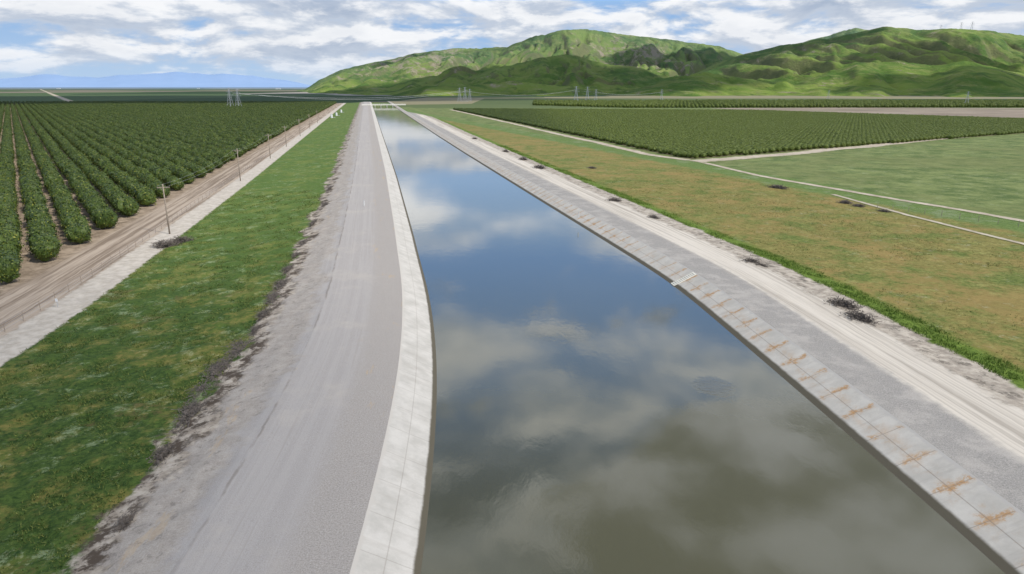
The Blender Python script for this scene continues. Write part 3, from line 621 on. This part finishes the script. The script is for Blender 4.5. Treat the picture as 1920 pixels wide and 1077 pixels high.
def tower(key, px, pyb, pyt, z, label, Y=None):
    global first
    if Y is None: b = G(px, pyb, z)
    else: b = UP(px, pyb, Y)
    t = UP(px, pyt, b.y); o = T0 if first else copy_tree(T0); first = False
    s = (t.z-b.z)/34.; o.location = b; o.scale = (s, s, s); o.rotation_euler.z = R(-20); TL[key] = (b, s); tag(o, label, 'transmission tower', 'steel lattice transmission towers')
tower('a', 433, 205, 165, -3, 'left of the two lattice towers standing in the left orchard'); tower('b', 448, 205, 167, -3, 'right of the two lattice towers standing in the left orchard')
tower('c', 862, 191, 165, -1, 'left lattice tower of the trio below the central foothills'); tower('d', 872, 191.5, 164, -1, 'middle lattice tower of the trio below the central foothills'); tower('e', 881, 190.5, 167, -1, 'right lattice tower of the trio below the central foothills')
tower('f', 1080, 191, 162, -1, 'left lattice tower of the trio in front of the olive foothill'); tower('g', 1101, 190, 163, -1, 'middle lattice tower of the trio in front of the olive foothill'); tower('h', 1117, 190, 168, -1, 'right lattice tower of the trio in front of the olive foothill')
tower('i', 1240, 189, 168, -1, 'lone small lattice tower at the foot of the olive foothill')
tower('j', 1811, 200, 172, -1, 'slim lattice tower rising from the dark orchard band at right'); tower('k', 1552, 190, 170, -1, 'small lattice tower before the windbreak at centre right')
for key, px, pb, pt, l in (('l', 1763, 59, 47, 'left lattice tower of three on the right hill crest'), ('m', 1801, 58, 42, 'middle lattice tower of three on the right hill crest'), ('n', 1821, 59, 41, 'right lattice tower of three on the right hill crest')): tower(key, px, pb, pt, 0, l, 4330)
def wire(a, b, off, label, sag=9):
    (pa, sa), (pb, sb) = TL[a], TL[b]; A = pa+Vector((off, 0, 26*sa)); B = pb+Vector((off, 0, 26*sb)); m = MB(); pp = None
    for k in range(17):
        q = A.lerp(B, k/16)-Vector((0, 0, sag*4*(k/16)*(1-k/16)))
        if pp is not None: m.bar(pp, q, .12, n=3)
        pp = q
    tag(m.build('power_line', MWHITE), label, 'power line')
wire('b', 'c', 0, 'pale power line from the left orchard tower to the central tower trio'); wire('d', 'f', 0, 'pale power line between the two tower trios'); wire('a', 'd', 5, 'second pale power line from the left orchard towers to the central trio', 12)
wire('h', 'i', 0, 'pale power line running right from the tower trio to the lone tower', 5)
# ------------------------------------------------------------------ CHECK STRUCTURE, STEPS, SMALL THINGS
yb = 1010.; cx = float(XU(17.2, yb)); br = empty('canal_bridge', (cx, yb, 0), R(11.6)); tag(br, 'pale concrete bridge across the far end of the canal', 'bridge')
m = MB(); m.box((0, 0, 1.1), (62, 7, .8)); m.build('deck', MCONC, br)
for x in (-12.5, -4.2, 4.2, 12.5):
    m = MB(); m.box((x, 0, -2.3), (.9, 6.5, 6)); m.bar((x, -3.2, -5.2), (x, -3.2, .7), .45, .45, 8); m.build('pier', MCONCG, br)
for s in (-1, 1):
    m = MB(); m.box((0, s*3.3, 2.35), (62, .12, .1)); m.box((0, s*3.3, 1.95), (62, .08, .08))
    for x in np.arange(-30, 31, 3): m.box((x, s*3.3, 1.95), (.12, .12, .9))
    m.build('railing', MWHITE, br)
y = 95.5; st = empty('concrete_steps', (float(XU(WW, y)), y, WZ)); tag(st, 'pale concrete steps running down the right canal lining to the water', 'steps')
st.rotation_euler.z = R(7)
for k in range(12):
    m = MB(); m.box((.15+.28*k, 0, (.15+.28*k)*.4857-.01), (.282, 1.15, .15)); m.build('step', MCONC, st)
for s in (-1, 1):
    m = MB(); a = math.atan2(1.7, 3.5); rot = Matrix.Rotation(-a, 3, 'Y'); m.box((1.7, s*.62, .84), (3.6, .08, .12), rot); m.build('side_kerb', MCONC, st)
def marker(px, py, z, h, label):
    p = G(px, py, z); r = empty('marker_post', p); tag(r, label, 'post'); m = MB(); m.bar((0, 0, -.1), (0, 0, h), .09, .08, 8); m.build('post', MWHITE, r); m = MB(); m.bar((0, 0, h), (0, 0, h+.12), .1, .05, 8); m.build('cap', MSTEEL, r)
marker(683, 386, 0, 1.1, 'short white marker post on the left gravel road'); marker(1085, 407, 0, .9, 'short white marker post at the top of the right lining')
for px, py, l in ((631, 218, 'nearer white standpipe beside the far dirt road'), (640, 212, 'farther white standpipe beside the far dirt road'), (622, 222, 'smallest white standpipe at the far orchard edge')):
    p = G(px, py, -2.9); r = empty('standpipe', p); tag(r, l, 'standpipe'); m = MB(); m.bar((0, 0, -.1), (0, 0, 3.4), 1.0, 1.0, 14); m.build('tank', MWHITE, r, False); m = MB(); m.bar((0, 0, 3.4), (0, 0, 3.7), 1.1, .4, 14); m.build('lid', MSTEEL, r)
    m = MB(); m.bar((1., 0, .6), (3.2, 0, .6), .25, .25, 8); m.bar((3.2, 0, .6), (3.2, 0, -.2), .25, .25, 8); m.build('pipe', MSTEEL, r)
for px, py, w, l in ((522, 167.5, 60, 'long white farm shed on the far left horizon near the hills'), (372, 166.5, 40, 'small white farm shed on the horizon left of the long shed'), (110, 166.8, 50, 'white farm shed on the horizon at far left'), (600, 172, 22, 'small pale building before the left end of the hills')):
    p = G(px, py, -3); r = empty('farm_shed', p); tag(r, l, 'shed'); h = w*.13; d = w*.4
    m = MB(); m.box((0, 0, h/2-.5), (w, d, h+1)); m.build('wall', MWHITE, r)
    m = MB(); v = [(-w*.52, -d*.56, h), (w*.52, -d*.56, h), (w*.52, 0, h*1.6), (-w*.52, 0, h*1.6), (-w*.52, d*.56, h), (w*.52, d*.56, h)]; m.add(v, [[0, 1, 2, 3], [3, 2, 5, 4], [0, 3, 4], [1, 5, 2], [0, 4, 5, 1]]); m.build('roof', MROOF, r)
    m = MB(); m.box((w*.1, -d/2-.05, h*.35), (w*.12, .1, h*.7)); m.build('door', MROOF, r)
# ------------------------------------------------------------------ LIGHT, SKY, CLOUDS
Ls = Vector((.60, -.40, .72)).normalized()
sl = bpy.data.lights.new('sun', 'SUN'); sl.energy = 4.1; sl.angle = R(.5); sl.color = (1, .95, .875); so = bpy.data.objects.new('sun', sl); COL.objects.link(so); so.rotation_euler = Ls.to_track_quat('Z', 'Y').to_euler(); so.location = (60, -60, 100)
el = math.asin(Ls.z); az = math.atan2(Ls.x, Ls.y)
W = bpy.data.worlds.new('World'); SC.world = W; W.use_nodes = True; t = NT(W.node_tree)
sky = t.n('ShaderNodeTexSky', sky_type='NISHITA'); sky.sun_disc = False; sky.sun_elevation = el; sky.sun_rotation = az; sky.air_density = 1.; sky.dust_density = .2; sky.ozone_density = 4
D = t.n('ShaderNodeTexCoord').outputs['Generated']; dx, dy, dz = t.sep(D)
hi = t.ss(dz, .10, .16)
VS = (1, 1, 2.4); VL = (1, 1, 3.2)
q = t.vscale(D, VS); wd = t.noise(q, 1.9, 3, .5)
hA = t.noise(t.vscale(D, VS, (.55, .2, .1)), 4.6, 7, .52, .15); hB = t.noise(t.vscale(D, VS, (.562, .2, .15)), 4.6, 5, .52, .15)
lA = t.noise(t.vscale(D, VL, (1.3, .4, 0)), 8.5, 9, .58, .2); lB = t.noise(t.vscale(D, VL, (1.308, .4, .04)), 8.5, 6, .58, .2)
n1 = t.lerp(hi, lA, hA); n2 = t.lerp(hi, lB, hB)
n3 = t.noise(t.vscale(D, VS, (3.1, 1.7, .4)), 9., 7, .6)
bias = t.m('ADD', t.ss(dz, .0, .035, -.06, .13), t.ss(dz, .105, .125, 0, -.22))
bias = t.m('ADD', bias, t.ss(dz, .155, .18, 0, .17)); bias = t.m('ADD', bias, t.ss(dz, .21, .25, 0, -.22)); bias = t.m('ADD', bias, t.ss(dz, .28, .37, 0, .20))
nn = t.m('ADD', t.m('ADD', n1, bias), t.m('MULTIPLY', t.m('SUBTRACT', wd, .5), .5))
m1 = t.ss(nn, .44, .60); m2 = t.ss(nn, .43, .68)
mask = t.lerp(hi, m1, m2)
sh = t.ss(t.m('SUBTRACT', n1, n2), -.09, .09); dens = t.ss(nn, .54, .72)
dens = t.m('MULTIPLY', dens, t.ss(n3, .36, .58))
cc = t.mix(t.m('MULTIPLY', dens, .8), (.90, .93, .97), (.38, .46, .60)); cc = t.mix(t.m('MULTIPLY', sh, .75), cc, (.97, .98, 1.0))
cc = t.mix(t.m('MULTIPLY', t.m('SUBTRACT', 1., sh), .65), cc, (.38, .47, .62))
up = t.m('MULTIPLY', t.ss(dz, .10, .16, .98, 1.55), t.ss(dz, .55, .75, 1., .35))
blue = t.mix(t.ss(dz, .0, .10), (.46, .62, .83), (.29, .48, .78))
blue = t.mix(t.ss(dz, .10, .13), blue, (.42, .68, 1.08)); blue = t.mix(t.ss(dz, .18, .25), blue, (.24, .54, 1.12))
skb = t.mix(t.ss(dz, .58, .36, .0, 1.), t.vscale(sky.outputs[0], (.085, .095, .11)), blue)
cc = t.mix(t.ss(dz, .05, .0, 0, .6), cc, (.48, .63, .84))
b1 = t.n('ShaderNodeBackground'); t.put(b1.inputs[0], skb); b1.inputs[1].default_value = 1.
b2 = t.n('ShaderNodeBackground'); t.put(b2.inputs[0], cc); t.put(b2.inputs[1], up)
ms = t.n('ShaderNodeMixShader'); t.put(ms.inputs[0], mask); t.t.links.new(b1.outputs[0], ms.inputs[1]); t.t.links.new(b2.outputs[0], ms.inputs[2])
ow = t.n('ShaderNodeOutputWorld'); t.t.links.new(ms.outputs[0], ow.inputs[0])
MC, t = mat('shadow_cloud'); P = t.pos(); ox, oy = Ls.x/Ls.z*1500, Ls.y/Ls.z*1500
sx_, sy_, _ = t.sep(t.vscale(P, (1, 1, 1), (-ox, -oy, 0)))
n = t.noise(t.vscale(P, (1, .8, 1)), .0013, 7, .6)
def blob(cx, cy, rx, ry, k=1.):
    a = t.m('DIVIDE', t.m('SUBTRACT', sx_, cx), rx); b = t.m('DIVIDE', t.m('SUBTRACT', sy_, cy), ry); return t.ss(t.m('ADD', t.m('MULTIPLY', a, a), t.m('MULTIPLY', b, b)), 1.6, .3, 0, k)
bl = blob(0, 3000, 1000, 900)
for a in ((1900, 2300, 850, 480), (1150, 4600, 700, 500), (3000, 3500, 600, 700), (-900, 1750, 900, 650), (1900, 3500, 350, 380)): bl = t.m('MAXIMUM', bl, blob(*a))
lit = t.ss(sy_, 450, 1000)
f = t.m('ADD', t.m('MULTIPLY', bl, .40), t.m('SUBTRACT', n, .15)); f = t.m('MULTIPLY', t.ss(f, .42, .56), t.m('MAXIMUM', lit, bl))
veil = blob(-85, 15, 80, 85, .5); f = t.m('MAXIMUM', f, veil)  # thin extra cloud patch, added to dim the left bank
ed = t.m('MULTIPLY', t.ss(t.sep(P)[0], -5200, -4200), t.ss(t.sep(P)[0], 6200, 5200)); f = t.m('MULTIPLY', f, ed)
thick = t.noise(t.vscale(P, (1, 1, 1), (900, 0, 0)), .0016, 7, .55); tc = t.mix(t.ss(thick, .38, .62), (.26, .265, .26), (.99, .99, .99))
df = t.n('ShaderNodeBsdfDiffuse'); df.inputs[0].default_value = (.8, .8, .8, 1); tl = t.n('ShaderNodeBsdfTranslucent'); t.put(tl.inputs[0], tc)
ad = t.n('ShaderNodeMixShader'); ad.inputs[0].default_value = .9; t.t.links.new(df.outputs[0], ad.inputs[1]); t.t.links.new(tl.outputs[0], ad.inputs[2])
tp = t.n('ShaderNodeBsdfTransparent'); mx = t.n('ShaderNodeMixShader'); t.put(mx.inputs[0], t.m('MULTIPLY', f, .97)); t.t.links.new(tp.outputs[0], mx.inputs[1]); t.t.links.new(ad.outputs[0], mx.inputs[2])
o_ = t.n('ShaderNodeOutputMaterial'); t.t.links.new(mx.outputs[0], o_.inputs[0])
cl = mesh_obj('sky', [(-5500, -3000, 1500), (6500, -3000, 1500), (6500, 6000, 1500), (-5500, 6000, 1500)], [[0, 1, 2, 3]], MC); tag(cl, kind='structure')  # cloud sheet above the frame, added and shaped to shade hills and plain
SC.view_settings.view_transform = 'Standard'; SC.view_settings.look = 'None'; SC.view_settings.exposure = 0
print('trees', len(near), 'right', len(pr))
